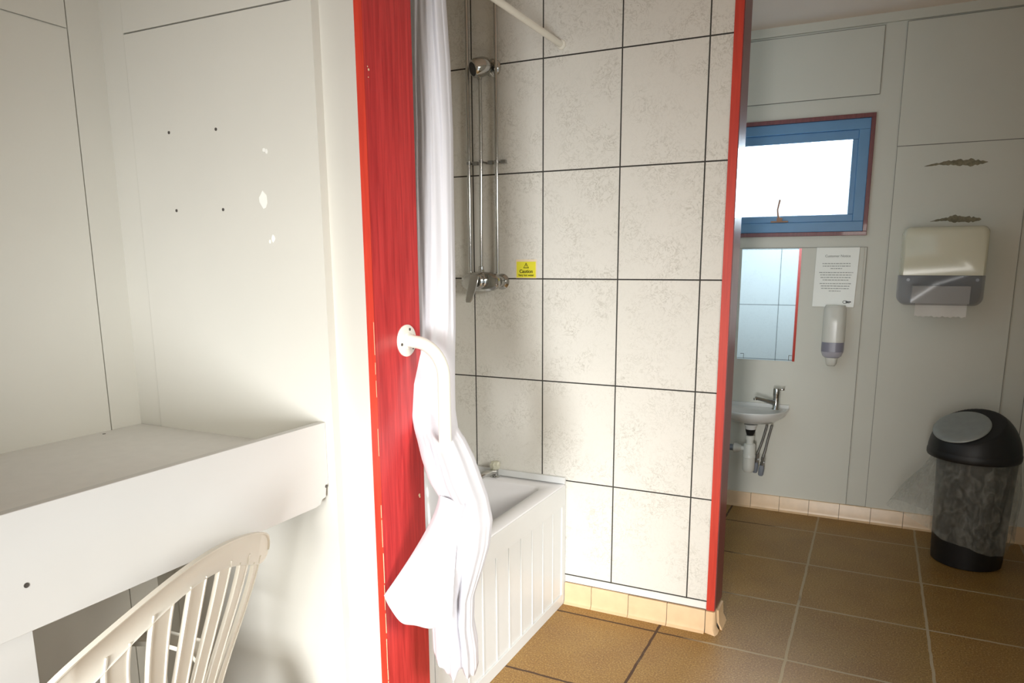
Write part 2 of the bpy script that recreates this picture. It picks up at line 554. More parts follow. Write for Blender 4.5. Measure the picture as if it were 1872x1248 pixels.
# bare wood showing along the chipped front corner, and two knocks
b = MB()
random.seed(11)
z = 0.0
while z < 1.30:
    h = random.uniform(.03, .10)
    if z < 0.9 or random.random() < .7:
        t = 0.0013 if z < 1.0 else 0.0009
        wv = random.uniform(-.0006, .0006)
        b.box(-1.1062 + wv, -1.1062 + wv + t, 1.4448, 1.4462, z, z + h - random.uniform(0, .02))
    z += h
for y, z, r in ((1.464, 1.947, 0.003), (1.460, 1.953, 0.0018), (1.619, 0.868, 0.0045), (1.621, 0.862, 0.003), (1.462, 1.93, .0015)):
    b.lathe([(r, 0), (r * .6, 0.0006)], (-1.1050, y, z), (1, 0, 0), 9)
struct(b.build('trim_3', 'chip', smooth=0))
b = MB().box(-0.527, -0.495, 2.8235, 2.8275, 0.098, CEIL)
struct(b.build('trim_4', 'redbright', smooth=0))
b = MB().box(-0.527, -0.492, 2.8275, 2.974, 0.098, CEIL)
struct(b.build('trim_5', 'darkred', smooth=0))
b = MB().box(-0.527, -0.495, 2.9735, 2.976, 0.098, CEIL)
struct(b.build('trim_6', 'redbright', smooth=0))


# skirting of coved tiles
def skirting(x0, x1, yw, first, pitch, h, name, dirn=-1):
    b = MB()
    xs = [x0]
    x = first
    while x < x1 - 0.01:
        if x > x0 + 0.01:
            xs.append(x)
        x += pitch
    xs.append(x1)
    prof = [(0, h), (0.010, h), (0.012, h - 0.004), (0.012, 0.022), (0.016, 0.009), (0.026, 0.0), (0, 0)]
    for a, c in zip(xs[:-1], xs[1:]):
        b.cur = 0
        dz = random.uniform(-.0012, .0012)
        b.loft([[(xx, yw + dirn * p_[0], max(0, p_[1] + (dz if p_[1] > .05 else 0))) for p_ in prof] for xx in (a + .0013, c - .0013)])
        b.cur = 1
        b.box(c - .0013, c + .0013, yw, yw + dirn * 0.011, 0.0, h - 0.001)
    return b


random.seed(2)
b = skirting(-1.157, -0.529, 2.828, -1.198, 0.1695, 0.097, 's')
b.cur = 1
b.box(-1.157, -0.529, 2.8262, 2.828, 0.0965, 0.0995)
b.cur = 0
# chipped end piece turning the corner
b.loft([[(-0.527, 2.816, z), (-0.496 + e, 2.814 - e, z), (-0.489 + e, 2.823, z), (-0.489 + e, 2.86, z), (-0.527, 2.86, z)] for z, e in ((0.0, 0.012), (0.008, 0.006), (0.02, 0.0), (0.096, -0.002))])
b.loft([[(-0.489 + e, 2.868, z), (-0.480 + e, 2.866, z), (-0.480 + e, 2.965, z), (-0.489 + e, 2.965, z)] for z, e in ((0.0, 0.014), (0.012, 0.010), (0.03, 0.0), (0.085, -0.004))])
struct(b.build('baseboard_tiled', ['skirt', 'skirt_line'], smooth=30))
b = skirting(-1.9, 0.98, 4.541, -0.604 - 0.17 * 7, 0.17, 0.092, 's')
struct(b.build('baseboard_back', ['skirt', 'skirt_line'], smooth=30))
struct(MB().box(-1.155, -0.53, 2.8255, 2.828, 0.101, 0.131).build('trim_7', 'white', smooth=0))

# ------------------------------------------------------------------ window
win = bpy.data.objects.new('window_1', None)
win.location = (-0.55, 4.545, 1.66)
C.objects.link(win)
struct(win)
WO = (-0.55, 4.545, 1.66)
b = MB()
for x0, x1, z0, z1 in ((-1.035, -0.070, 1.657, 1.679), (-1.035, -0.070, 2.281, 2.303), (-1.035, -1.013, 1.679, 2.281), (-0.092, -0.070, 1.679, 2.281)):
    b.box(x0, x1, 4.528, 4.60, z0, z1)
fr = b.build('window_frame', 'darkred', win, WO, smooth=0, bevel=0.002)
fr['label'] = 'dark red outer window frame'
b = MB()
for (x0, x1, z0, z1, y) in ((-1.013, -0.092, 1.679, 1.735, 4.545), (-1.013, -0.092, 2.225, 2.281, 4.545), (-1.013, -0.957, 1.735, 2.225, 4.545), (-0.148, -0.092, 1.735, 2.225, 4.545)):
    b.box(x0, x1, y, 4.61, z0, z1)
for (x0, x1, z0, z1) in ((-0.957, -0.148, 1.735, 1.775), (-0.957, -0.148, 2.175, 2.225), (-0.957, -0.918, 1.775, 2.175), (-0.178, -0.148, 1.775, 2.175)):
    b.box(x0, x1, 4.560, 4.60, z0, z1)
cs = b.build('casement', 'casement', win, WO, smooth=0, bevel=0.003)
cs['label'] = 'inner casement tinted blue with window glare'
MB().box(-0.925, -0.170, 4.578, 4.584, 1.768, 2.182).build('pane', 'glass', win, WO, smooth=0)
b = MB()
b.box(-0.585, -0.490, 4.546, 4.559, 1.738, 1.746)
b.box(-0.552, -0.522, 4.540, 4.556, 1.744, 1.764)
b.tube([(-0.537, 4.548, 1.755), (-0.546, 4.545, 1.775), (-0.550, 4.543, 1.81), (-0.540, 4.542, 1.865)], [0.006, 0.005, 0.004, 0.005], 10)
h = b.build('window_stay', 'string', win, WO)
h['label'] = 'tan upright stay on the sill'

# ================================================================== SHELF UNIT
SL = (-1.65, 0.9, 0.0)
sh = thing('shelf', 'white boxed-in bench shelf with deep front board across the changing corner', 'shelf', SL)
MB().box(-2.0045, -1.299, -1.2, 1.4465, 1.000, 1.022).build('shelf_top', 'shelftop', sh, SL, smooth=0)['label'] = 'grey-beige shelf surface'
# front board with its knocked lower corner
pts = [(-1.277, -1.2, 0.875), (-1.277, 1.395, 0.875), (-1.277, 1.412, 0.878), (-1.277, 1.420, 0.890), (-1.277, 1.434, 0.893), (-1.277, 1.437, 0.915), (-1.277, 1.4465, 0.93), (-1.277, 1.4465, 1.094), (-1.277, -1.2, 1.094)]
fb = MB().poly(pts, (-0.022, 0, 0)).build('front_board', 'shelf', sh, SL, smooth=0, bevel=0.0015)
MB().box(-1.325, -1.303, -1.19, 0.690, 0.0, 0.999).build('support_panel', 'shelf', sh, SL, smooth=0)['label'] = 'upright support panel below the shelf'
for x, y, z, ax in ((-1.277, 0.677, 0.960, (1, 0, 0)), (-1.277, 1.437, 0.922, (1, 0, 0)), (-1.977, 1.308, 1.022, (0, 0, 1))):
    MB().lathe([(0.0046, 0), (0.0046, 0.0008), (0.002, 0.0004)], (x, y, z), ax, 14).build('screw', 'screw', fb if ax[0] else sh, SL)

# ================================================================== CHAIR
CL = (-1.20, 0.885, 0.0)
ch = bpy.data.objects.new('plastic_chair', None)
C.objects.link(ch)
tag(ch, 'cream plastic garden chair with fan-slatted back, pushed under the white shelf', 'chair')
ch.location = (-1.107, 0.895, 0)
ch.rotation_euler = (0, 0, math.radians(15.9))
# local frame: +x behind the back, -x towards the sitter, y along the rail. back rim centre at x=0
ZC = 0.962


def rim_z(s):
    return ZC - 0.944 * s * s + 3.3 * s ** 4


def back_pt(s, z, push=0.0):
    """point of the curved reclining back; s sideways, z height"""
    drop = ZC - z
    return Vector((-0.268 * s * s * 1.2 - drop * 0.27 + push, s, z))


HW = 0.358
b = MB()
# top band
NB = 44
ring_rows = []
for i in range(NB + 1):
    u = -1 + 2 * i / NB
    s = HW * math.sin(u * PI / 2) if abs(u) > 0 else 0
    top = rim_z(s)
    edge = math.sqrt(max(0.0, 1 - (abs(s) / HW) ** 5.5))
    bot = top - 0.056 - 0.062 * (abs(s) / HW) ** 2
    mid = (top + bot) / 2 - 0.012 * (abs(s) / HW) ** 3
    z1 = mid + (top - mid) * edge
    z0 = mid + (bot - mid) * edge
    if z1 - z0 < 0.002:
        z1, z0 = mid + .001, mid - .001
    t = 0.0035
    e = 0.008
    # channel section: rolled rim on top, flat web, small lower lip
    ring = [back_pt(s, z1, -t), back_pt(s, z1, e), back_pt(s, z1 - min(.004, (z1 - z0) * .3), e), back_pt(s, z1 - min(.007, (z1 - z0) * .4), t),
            back_pt(s, z0 + min(.004, (z1 - z0) * .3), t), back_pt(s, z0, t + .003), back_pt(s, z0, -t)]
    ring_rows.append(ring)
b.loft(ring_rows)
rail = b.build('top_rail', 'chair', ch, None, smooth=50)
rail.location = (0, 0, 0)
# slats fanning out
PITCHS = 0.0965
ZB = 0.50


def slat(s_top, wt, z_top, k):
    b = MB()
    rows = []
    n = 22
    for i in range(n + 1):
        t = i / n
        z = z_top + (ZB - z_top) * t
        f = 0.62 + 0.38 * (1 - sm(t * 1.02)) ** 1.25
        s = s_top * f
        wd = wt * (1.0 - 0.16 * t)
        hh, th = 0.006, 0.003
        row = [back_pt(s - wd, z, -th), back_pt(s + wd, z, -th), back_pt(s + wd, z, hh), back_pt(s + wd - .0035, z, hh), back_pt(s + wd - .0045, z, th),
               back_pt(s - wd + .0045, z, th), back_pt(s - wd + .0035, z, hh), back_pt(s - wd, z, hh)]
        rows.append(row)
    b.loft(rows)
    return b.build('slat', 'chair', ch, None, smooth=40)


for k in range(-3, 4):
    s0 = k * PITCHS * (1.0 if abs(k) < 3 else 0.965)
    zt = rim_z(s0) - (0.052 if abs(k) < 3 else 0.062) - 0.02 * (abs(s0) / HW) ** 2
    slat(s0, 0.0260 if abs(k) < 3 else 0.022, zt, k)
# lower back, seat, arms, legs
xb = -(ZC - ZB) * 0.27
b = MB()
rows = []
for i in range(9):
    s = -0.20 + 0.40 * i / 8
    rows.append([back_pt(s, 0.52, -.004), back_pt(s, 0.52, .006), back_pt(s, 0.425, .006), back_pt(s, 0.425, -.004)])
b.loft(rows)
b.build('lower_back', 'chair', ch, None, smooth=50)
b = MB()
rows = []
for i in range(13):
    t = i / 12
    x = -0.12 - 0.46 * t
    wd = 0.205 + 0.045 * sm(t * 2)
    zc = 0.435 - 0.012 * math.sin(t * PI) - (0.03 * sm((t - .85) / .15))
    rows.append([(x, -wd + wd * 2 * j / 10, zc - 0.012 * math.cos((j / 10 - .5) * PI) + .012) for j in range(11)] +
                [(x, wd - wd * 2 * j / 10, zc - 0.028) for j in range(11)])
b.loft(rows)
b.build('seat', 'chair', ch, None, smooth=50, bevel=0.003)
for sg in (-1, 1):
    b = MB()
    pts = [Vector((-0.16, sg * 0.195, 0.610)), Vector((-0.20, sg * 0.235, 0.622)), Vector((-0.30, sg * 0.262, 0.620)), Vector((-0.42, sg * 0.268, 0.605)), Vector((-0.50, sg * 0.262, 0.575)), Vector((-0.535, sg * 0.256, 0.52)), Vector((-0.545, sg * 0.250, 0.44))]
    rows = []
    for i, p_ in enumerate(pts):
        t = (pts[min(i + 1, 6)] - pts[max(i - 1, 0)]).normalized()
        sd = Vector((0, 1, 0)) if i > 0 else Vector((-.4, 1, 0)).normalized()
        nn = t.cross(sd).normalized()
        rows.append([p_ + sd * .026 + nn * .004, p_ + sd * .026 - nn * .010, p_ + sd * .021 - nn * .004, p_ - sd * .021 - nn * .004, p_ - sd * .026 - nn * .010, p_ - sd * .026 + nn * .004])
    b.loft(rows)
    b.build('armrest', 'chair', ch, None, smooth=50, bevel=.002)
    for x0, y0, x1, y1 in ((-0.555, 0.240, -0.610, 0.272), (-0.135, 0.195, -0.035, 0.235)):
        b = MB()
        rows = []
        for t in (0, .33, .66, 1):
            x, y, z = x0 + (x1 - x0) * t, sg * (y0 + (y1 - y0) * t), 0.43 * (1 - t)
            wd = 0.032 - 0.010 * t
            q = .004
            sx = 1 if x0 < -.3 else -1
            rows.append([(x - sx * wd, y + sg * q, z), (x - sx * wd, y - sg * wd, z), (x - sx * wd + sx * q * 1.4, y - sg * wd, z), (x - sx * wd + sx * q * 1.4, y, z)][:0] or
                        [(x - wd, y - sg * q, z), (x + wd, y - sg * q, z), (x + wd, y + sg * q, z), (x + sx * q, y + sg * q, z), (x + sx * q, y - sg * wd * 1.2, z), (x - sx * q, y - sg * wd * 1.2, z), (x - sx * q, y + sg * q, z), (x - wd, y + sg * q, z)])
        b.loft(rows)
        b.build('leg', 'chair', ch, None, smooth=0)

# ================================================================== BATH
BL = (-1.5, 2.24, 0.0)
bt = thing('bathtub', 'white bathtub with white tongue-and-groove side panel against the tiled wall', 'bathtub', BL)
BX0, BX1, BY0, BY1, BZ = -1.899, -1.159, 1.650, 2.826, 0.556
b = MB()


def rr(x0, x1, y0, y1, r, z, n=6):
    out = []
    for cx, cy, a in ((x1 - r, y1 - r, 0), (x0 + r, y1 - r, 90), (x0 + r, y0 + r, 180), (x1 - r, y0 + r, 270)):
        for k in range(n + 1):
            an = math.radians(a + 90 * k / n)
            out.append((cx + r * math.cos(an), cy + r * math.sin(an), z))
    return out


ix0, ix1, iy0, iy1 = -1.83, -1.238, 1.74, 2.735
rings = [rr(BX0, BX1, BY0, BY1, .012, 0.50), rr(BX0, BX1, BY0, BY1, .012, BZ - .004), rr(BX0 + .004, BX1 - .004, BY0 + .004, BY1 - .004, .012, BZ),
         rr(ix0 - .008, ix1 + .008, iy0 - .008, iy1 + .008, .05, BZ), rr(ix0, ix1, iy0, iy1, .05, BZ - .008),
         rr(ix0 + .02, ix1 - .02, iy0 + .04, iy1 - .02, .06, BZ - .12), rr(ix0 + .05, ix1 - .05, iy0 + .10, iy1 - .05, .07, .22), rr(ix0 + .09, ix1 - .09, iy0 + .14, iy1 - .09, .07, .18)]
b.loft(rings, cap0=False)
b.build('tub', 'bath', bt, BL, smooth=45)
# side panel
b = MB()
b.box(-1.180, -1.168, BY0, BY1, 0.0, 0.50)
o = b
b.box(-1.168, -1.157, BY0, BY1 - .004, 0.462, 0.552)
b.box(-1.168, -1.158, BY0, BY1 - .004, 0.0, 0.048)
b.box(-1.168, -1.158, 2.790, BY1 - .002, 0.048, 0.552)
y = 2.701
while y > BY0 + .02:
    b.box(-1.168, -1.1625, y - .0045, y + .0045, 0.048, 0.462)
    b.box(-1.168, -1.1655, y - .094, y - .006, 0.048, 0.462)
    y -= 0.1035
b.box(-1.168, -1.1655, 2.708, 2.79, 0.048, 0.462)
sp = b.build('side_panel', 'pvc', bt, BL, smooth=0, bevel=0.0015)
MB().box(BX0, -1.158, 2.812, 2.8275, BZ + .0005, BZ + 0.030).build('wall_seal', 'pvc', bt, BL, smooth=0, bevel=0.003)
# taps on the bath rim
for tx, lab in ((-1.487, 'chrome bath tap with a clear faceted head beside the curtain'),):
    TL = (tx, 2.785, BZ + .001)
    tp = thing('bath_tap', lab, 'tap', TL)
    b = MB()
    b.lathe([(.021, 0), (.021, .004), (.015, .008), (.014, .03), (.016, .034)], TL, (0, 0, 1), 24)
    b.tube([(tx, 2.785, BZ + .024), (tx - .008, 2.755, BZ + .028), (tx - .022, 2.72, BZ + .026), (tx - .030, 2.700, BZ + .020)], [.015, .0145, .0135, .013], 18)
    b.build('tap_body', 'chrome', tp, TL)
    b = MB()
    b.tube([(tx - .030, 2.700, BZ + .020), (tx - .0335, 2.6915, BZ + .0165)], [.0142, .0142], 18)
    b.build('spout_ring', 'chrome', tp, TL)
    b = MB()
    rows = []
    for r, h, tw in ((.016, .036, 0), (.021, .042, 0), (.0235, .052, .5), (.0235, .062, 0), (.018, .072, .5), (.008, .074, 0)):
        rows.append([(tx + r * (1 + .06 * (-1) ** k) * math.cos(2 * PI * (k + tw) / 16), 2.785 + r * (1 + .06 * (-1) ** k) * math.sin(2 * PI * (k + tw) / 16), BZ + h) for k in range(16)])
    b.loft(rows)
    b.build('tap_head', 'acrylic', tp, TL, smooth=0)['label'] = 'clear faceted tap head'

# ================================================================== SHOWER
VL = (-1.54, 2.826, 1.43)
sv = thing('shower_mixer', 'chrome lever shower mixer valve on the tiled wall', 'shower valve', VL)
for x in (-1.615, -1.465):
    MB().lathe([(.034, 0), (.034, .004), (.028, .012), (.024, .016), (.024, .05)], (x, 2.828, 1.428), (0, -1, 0), 28).build('wall_flange', 'chrome', sv, VL)


def oval(cx, cz, hx, hz, y, n=36, pw=2.6):
    out = []
    for k in range(n):
        a = 2 * PI * k / n
        c_, s_ = math.cos(a), math.sin(a)
        out.append((cx + hx * abs(c_) ** (2 / pw) * (1 if c_ > 0 else -1), y, cz + hz * abs(s_) ** (2 / pw) * (1 if s_ > 0 else -1)))
    return out


b = MB()
b.loft([oval(-1.540, 1.428, .078, .030, 2.796), oval(-1.540, 1.428, .092, .040, 2.788), oval(-1.540, 1.428, .095, .043, 2.772), oval(-1.540, 1.428, .092, .041, 2.760), oval(-1.540, 1.428, .080, .032, 2.752)])
b.build('valve_body', 'chrome', sv, VL)
b = MB()
b.lathe([(.030, 0), (.034, .004), (.033, .018), (.029, .022), (.029, .024), (.031, .026), (.030, .044), (.026, .048)], (-1.528, 2.753, 1.432), (0, -1, 0), 32)
kn = b.build('knob', 'chrome', sv, VL)
b = MB()
b.loft([[(-1.528 + x + dx, 2.703 - y, 1.430 + z + dz) for x, z in ((-.020, 0), (-.012, .012), (.012, .012), (.020, 0), (.012, -.010), (-.012, -.010))] for dx, dz, y in ((0, .018, 0), (-.003, 0, .006), (-.010, -.03, .014))])
b.loft([[(-1.530 + cx - wd, 2.700 - y + .004, 1.43 + z), (-1.530 + cx + wd, 2.700 - y + .004, 1.43 + z), (-1.530 + cx + wd, 2.700 - y - .004, 1.43 + z), (-1.530 + cx - wd, 2.700 - y - .004, 1.43 + z)] for cx, wd, y, z in ((0, .019, 0, .026), (-.003, .022, .006, .0), (-.010, .020, .014, -.04), (-.018, .016, .020, -.075), (-.021, .010, .022, -.088))])
b.build('lever', 'chrome', sv, VL, smooth=50, bevel=.003)
b = MB()
b.lathe([(.0125, 0), (.0125, .010), (.0105, .012), (.0105, .024), (.008, .026)], (-1.540, 2.775, 1.468), (0, 0, 1), 12)
b.build('hose_nut', 'chrome', sv, VL, smooth=30)

for x, lab in ((-1.608, 'leftmost chrome supply pipe running up the tiled wall, next to the white curtain'), (-1.474, 'right-hand chrome supply pipe running up the tiled wall from the mixer')):
    PLc = (x, 2.800, 1.465)
    pp = thing('supply_pipe', lab, 'pipe', PLc)
    MB().cyl((x, 2.800, 1.462), (x, 2.800, CEIL), 0.0078, 16).build('pipe', 'chrome', pp, PLc)
    b = MB()
    b.cyl((x, 2.828, 1.925), (x, 2.806, 1.925), .004, 10)
    b.lathe([(.0098, 0), (.0098, .012)], (x, 2.8, 1.919), (0, 0, 1), 18)
    b.box(x + .012, x + .034, 2.810, 2.828, 1.918, 1.932)
    b.build('pipe_clip', 'steel', pp, PLc)
SLc = (-1.535, 2.775, 1.49)
sp = thing('shower_pipe', 'thin chrome riser pipe between mixer and shower head, middle one of three pipes', 'pipe', SLc)
MB().tube([(-1.540, 2.775, 1.494), (-1.540, 2.776, 1.60), (-1.537, 2.778, 1.90), (-1.535, 2.776, 2.10), (-1.530, 2.765, 2.245)], .0075, 14).build('pipe', 'chrome', sp, SLc)
b = MB()
b.cyl((-1.537, 2.828, 1.925), (-1.537, 2.785, 1.925), .004, 10)
b.lathe([(.0095, 0), (.0095, .012)], (-1.537, 2.778, 1.919), (0, 0, 1), 18)
b.box(-1.522, -1.502, 2.810, 2.828, 1.918, 1.932)
b.build('pipe_clip', 'steel', sp, SLc)

HL = (-1.50, 2.827, 2.300)
hd = thing('shower_rose', 'round chrome shower head at the top of the tiled shower wall', 'shower head', HL)
MB().lathe([(.036, 0), (.036, .006), (.030, .014), (.022, .020)], (-1.500, 2.828, 2.300), (0, -1, 0), 30).build('wall_flange', 'chrome', hd, HL)
b = MB()
ax = Vector((-0.55, -0.70, -0.30)).normalized()
c0 = Vector((-1.508, 2.795, 2.305))
b.lathe([(.012, -.012), (.030, .0), (.037, .016), (.039, .034), (.038, .056), (.035, .068), (.033, .072)], c0, ax, 30)
b.lathe([(.015, 0), (.015, .022), (.010, .028), (.010, .045)], (-1.530, 2.762, 2.290), (0, .06, -1), 18)
b.build('head_body', 'chrome', hd, HL)
b = MB()
b.lathe([(.028, 0), (.026, .0025)], c0 + ax * .0715, ax, 26)
b.build('spray_face', 'black', hd, HL)['label'] = 'black spray face'

# caution sticker
KL = (-1.350, 2.8265, 1.442)
ck = thing('caution_sticker', 'small yellow caution sticker on the tiles right of the shower mixer', 'sticker', KL)
MB().box(-1.3985, -1.3015, 2.8265, 2.8278, 1.4425, 1.5215).build('sticker_base', 'stickeredge', ck, KL, smooth=0)
MB().box(-1.3950, -1.3050, 2.8260, 2.8266, 1.4455, 1.5125).build('sticker_face', 'yellow', ck, KL, smooth=0)
b = MB()
tz = 1.4850
tri = [(-.0135, 0), (.0135, 0), (0, .0235)]
inn = [(-.0093, .0028), (.0093, .0028), (0, .0180)]
for i in range(3):
    a0, a1 = tri[i], tri[(i + 1) % 3]
    c0_, c1_ = inn[i], inn[(i + 1) % 3]
    b.poly([(-1.350 + q[0], 2.8257, tz + q[1]) for q in (a0, a1, c1_, c0_)], (0, .0004, 0))
b.box(-1.3512, -1.3488, 2.8256, 2.8261, tz + .0075, tz + .0145)
b.box(-1.3510, -1.3490, 2.8256, 2.8261, tz + .0042, tz + .0062)
b.build('warning_triangle', 'olive', ck, KL, smooth=0)
b = MB()
text_mesh(b, 'Caution', .0195, (-1.350, 2.8258, 1.4655), (1, 0, 0), (0, 0, 1), (0, -1, 0), .0005)
text_mesh(b, 'Very hot water', .0118, (-1.350, 2.8258, 1.4520), (1, 0, 0), (0, 0, 1), (0, -1, 0), .0003)
b.build('lettering', 'olive', ck, KL, smooth=0)

# curtain rod
RL = (-1.194, 2.24, 2.352)
rd = thing('curtain_rod', 'white shower curtain rod crossing to the tiled wall', 'curtain rod', RL)
MB().cyl((-1.194, 1.642, 2.352), (-1.194, 2.826, 2.352), .0125, 22).build('rod', 'rail', rd, RL)
for y, d in ((2.827, -1), (1.642, 1)):
    MB().lathe([(.019, 0), (.019, .008), (.0145, .014)], (-1.194, y, 2.352), (0, d, 0), 24).build('end_socket', 'rail', rd, RL)

# grab rail
GL = (-1.105, 1.58, 0.95)
gr = thing('grab_rail', 'cream curved grab rail screwed to the red board, curtain draped over it', 'grab rail', GL)
X = Vector((1, 0, 0))
Zv = Vector((0, 0, 1))
pts = [Vector((-1.104, 1.58, 1.304)), Vector((-1.085, 1.58, 1.304))] + arc((-1.080, 1.58, 1.214), .088, PI / 2, 0, X, Zv, 12) + [Vector((-0.992, 1.58, 1.0)), Vector((-0.992, 1.58, 0.76))] + arc((-1.080, 1.58, 0.690), .088, 0, -PI / 2, X, Zv, 12) + [Vector((-1.104, 1.58, 0.602))]
MB().tube(pts, .0168, 22).build('bar', 'rail', gr, GL)
for z in (1.304, 0.602):
    fl = MB().lathe([(.042, 0), (.042, .003), (.038, .0055), (.022, .007), (.0185, .010)], (-1.105, 1.58, z), (1, 0, 0), 36).build('flange', 'rail', gr, GL)
    for a in (75, 195, 315):
        yy, zz = 1.58 + .030 * math.cos(math.radians(a)), z + .030 * math.sin(math.radians(a))
        MB().lathe([(.0042, 0), (.0036, .0016), (.0015, .0010)], (-1.0992, yy, zz), (1, 0, 0), 12).build('screw', 'screw', fl, GL)

# ------------------------------------------------------------------ curtain
CROWS=[
(2.310,-1.192,1.860,0.0474,0.050),
(2.223,-1.184,1.850,0.0490,0.050),
(2.134,-1.176,1.840,0.0514,0.050),
(2.047,-1.170,1.835,0.0531,0.050),
(1.869,-1.158,1.820,0.0543,0.050),
(1.673,-1.143,1.790,0.0559,0.050),
(1.476,-1.127,1.760,0.0575,0.050),
(1.324,-1.111,1.730,0.0574,0.040),
(1.254,-1.083,1.680,0.0562,0.030),
(1.184,-1.066,1.645,0.0584,0.020),
(1.110,-1.062,1.635,0.0600,0.020),
(1.060,-1.047,1.625,0.0591,0.035),
(1.040,-1.027,1.615,0.0639,0.055),
(0.993,-1.000,1.605,0.0701,0.060),
(0.937,-0.975,1.600,0.0708,0.065),
(0.894,-0.951,1.600,0.0649,0.065),
(0.827,-0.947,1.600,0.0741,0.065),
(0.756,-0.956,1.600,0.0740,0.065),
(0.695,-0.965,1.590,0.0690,0.060),
(0.610,-0.983,1.590,0.0585,0.055),
(0.532,-0.980,1.580,0.0579,0.055),
(0.461,-0.973,1.580,0.0620,0.055),
(0.390,-0.972,1.580,0.0616,0.055),
]



def crow(z):
    for a, c in zip(CROWS[:-1], CROWS[1:]):
        if a[0] >= z >= c[0]:
            t = (a[0] - z) / (a[0] - c[0])
            return [a[i] + (c[i] - a[i]) * t for i in range(5)]
    return CROWS[0] if z > CROWS[0][0] else CROWS[-1]


b = MB()
NS = 160
rows = []
zs = [2.335 - i * 0.012 for i in range(int((2.335 - 0.60) / 0.012) + 1)]
LOB = [(-1.0, .455), (-.75, .425), (-.45, .405), (-.1, .400), (.08, .425), (.22, .415), (.5, .395), (.8, .392), (1.0, .41)]


def lob(t):
    for a, c in zip(LOB[:-1], LOB[1:]):
        if a[0] <= t <= c[0]:
            return a[1] + (c[1] - a[1]) * (t - a[0]) / (c[0] - a[0])
    return .41


def ring(z, z_of=None):
    z_, cx, cy, hw, hd = crow(z)
    d = Vector((cx, cy, 0)).normalized()          # away from the camera
    lat = Vector((d.y, -d.x, 0))
    out = []
    dr = 2.335 - z
    squeeze = 1.0 if z > 1.3 else (0.4 if z > 1.06 else 1.7)
    FS = 0.4
    for k in range(NS):
        a = 2 * PI * k / NS
        c_, s_ = math.cos(a), math.sin(a)
        nz = noise.noise(Vector((c_ * 1.6, s_ * 1.6, z * 1.3)))
        nz2 = noise.noise(Vector((c_ * 3.1 + 7, s_ * 3.1, z * 2.1)))
        u = c_ * (1 + .03 * nz)
        fold = FS * 0.42 * math.sin(7.0 * a + 2.6 * nz * 2 + 1.6 * math.sin(z * 1.9) + (0 if z > 1.1 else (1.1 - z) * 3.0)) + 0.05 * math.sin(15 * a + 4 * nz2 + z * 2.2) + .18 * nz2
        v = s_ * (1 + fold * squeeze * abs(s_) ** .5 * .75)
        p_ = Vector((cx, cy, 0)) + lat * (hw * u) + d * (hd * v)
        zz = z if z_of is None else z_of(z, max(-1, min(1, u)), s_)
        out.append((p_.x, p_.y, zz))
    return out


for z in zs:
    rows.append(ring(z))
zl = zs[-1]
for i in range(1, 18):
    t = i / 17
    z = zl - (zl - .40) * t
    rows.append(ring(z, lambda zz, u, s_, t=t: zl - (zl - (lob(u) + (.02 if s_ > 0 else 0))) * t))
b.loft(rows, cap0=False, cap1=False)
# the loose front fold fanning out to the left over the red board
APEX= [(-0.992, 1.545, 0.908), (-0.981, 1.535, 0.909), (-0.968, 1.53, 0.908), (-0.951, 1.53, 0.905), (-0.93, 1.53, 0.899), (-0.915, 1.54, 0.887)]
HEM= [(-1.089, 1.42, 0.654), (-1.073, 1.42, 0.624), (-1.039, 1.43, 0.593), (-1.0, 1.45, 0.57), (-0.963, 1.47, 0.569), (-0.928, 1.49, 0.583)]
MID= [(-1.019, 1.51, 0.806), (-0.997, 1.495, 0.8), (-0.971, 1.49, 0.784), (-0.946, 1.49, 0.776), (-0.936, 1.5, 0.771), (-0.926, 1.515, 0.768)]



def qi(P, u):
    u = max(0, min(.9999, u)) * (len(P) - 1)
    i = int(u)
    t = u - i
    g = lambda j: Vector(P[max(0, min(len(P) - 1, j))])
    p0, p1, p2, p3 = g(i - 1), g(i), g(i + 1), g(i + 2)
    return 0.5 * ((2 * p1) + (p2 - p0) * t + (2 * p0 - 5 * p1 + 4 * p2 - p3) * t * t + (3 * p1 - p0 - 3 * p2 + p3) * t ** 3)


rows = []
for j in range(29):
    v = j / 28
    row = []
    for i in range(49):
        u = i / 48
        A, Mi, H = qi(APEX, u), qi(MID, u), qi(HEM, u)
        p_ = A * (1 - v) * (1 - 2 * v) + Mi * 4 * v * (1 - v) + H * v * (2 * v - 1)
        d = Vector((p_.x, p_.y, 0)).normalized()
        am = 0.006 * v * math.sin(u * 9 + 1.2 * v) + 0.004 * v * math.sin(u * 21 + 3 * v)
        p_ = p_ + d * am + Vector((0, 0, .004 * v * math.sin(u * 13)))
        row.append(p_)
    rows.append(row)
b.loft(rows, cap0=False, cap1=False, closed=False)
cu = b.build('shower_curtain', 'fabric', None, (-1.19, 1.85, 0.4), smooth=80, solid=0.0012)
tag(cu, 'long white shower curtain gathered beside the red board and draped over the grab rail', 'curtain')
# hooks
for i in range(6):
    y = 1.80 + i * .022
    hk = MB().tube(arc((-1.194, y, 2.348), .0185, -PI * .5, PI * 1.4, X, Zv, 20), .0016, 8).build('curtain_ring', 'pvc', cu, (-1.19, 1.85, 0.4))
    hk.location = (0, 0, 0)

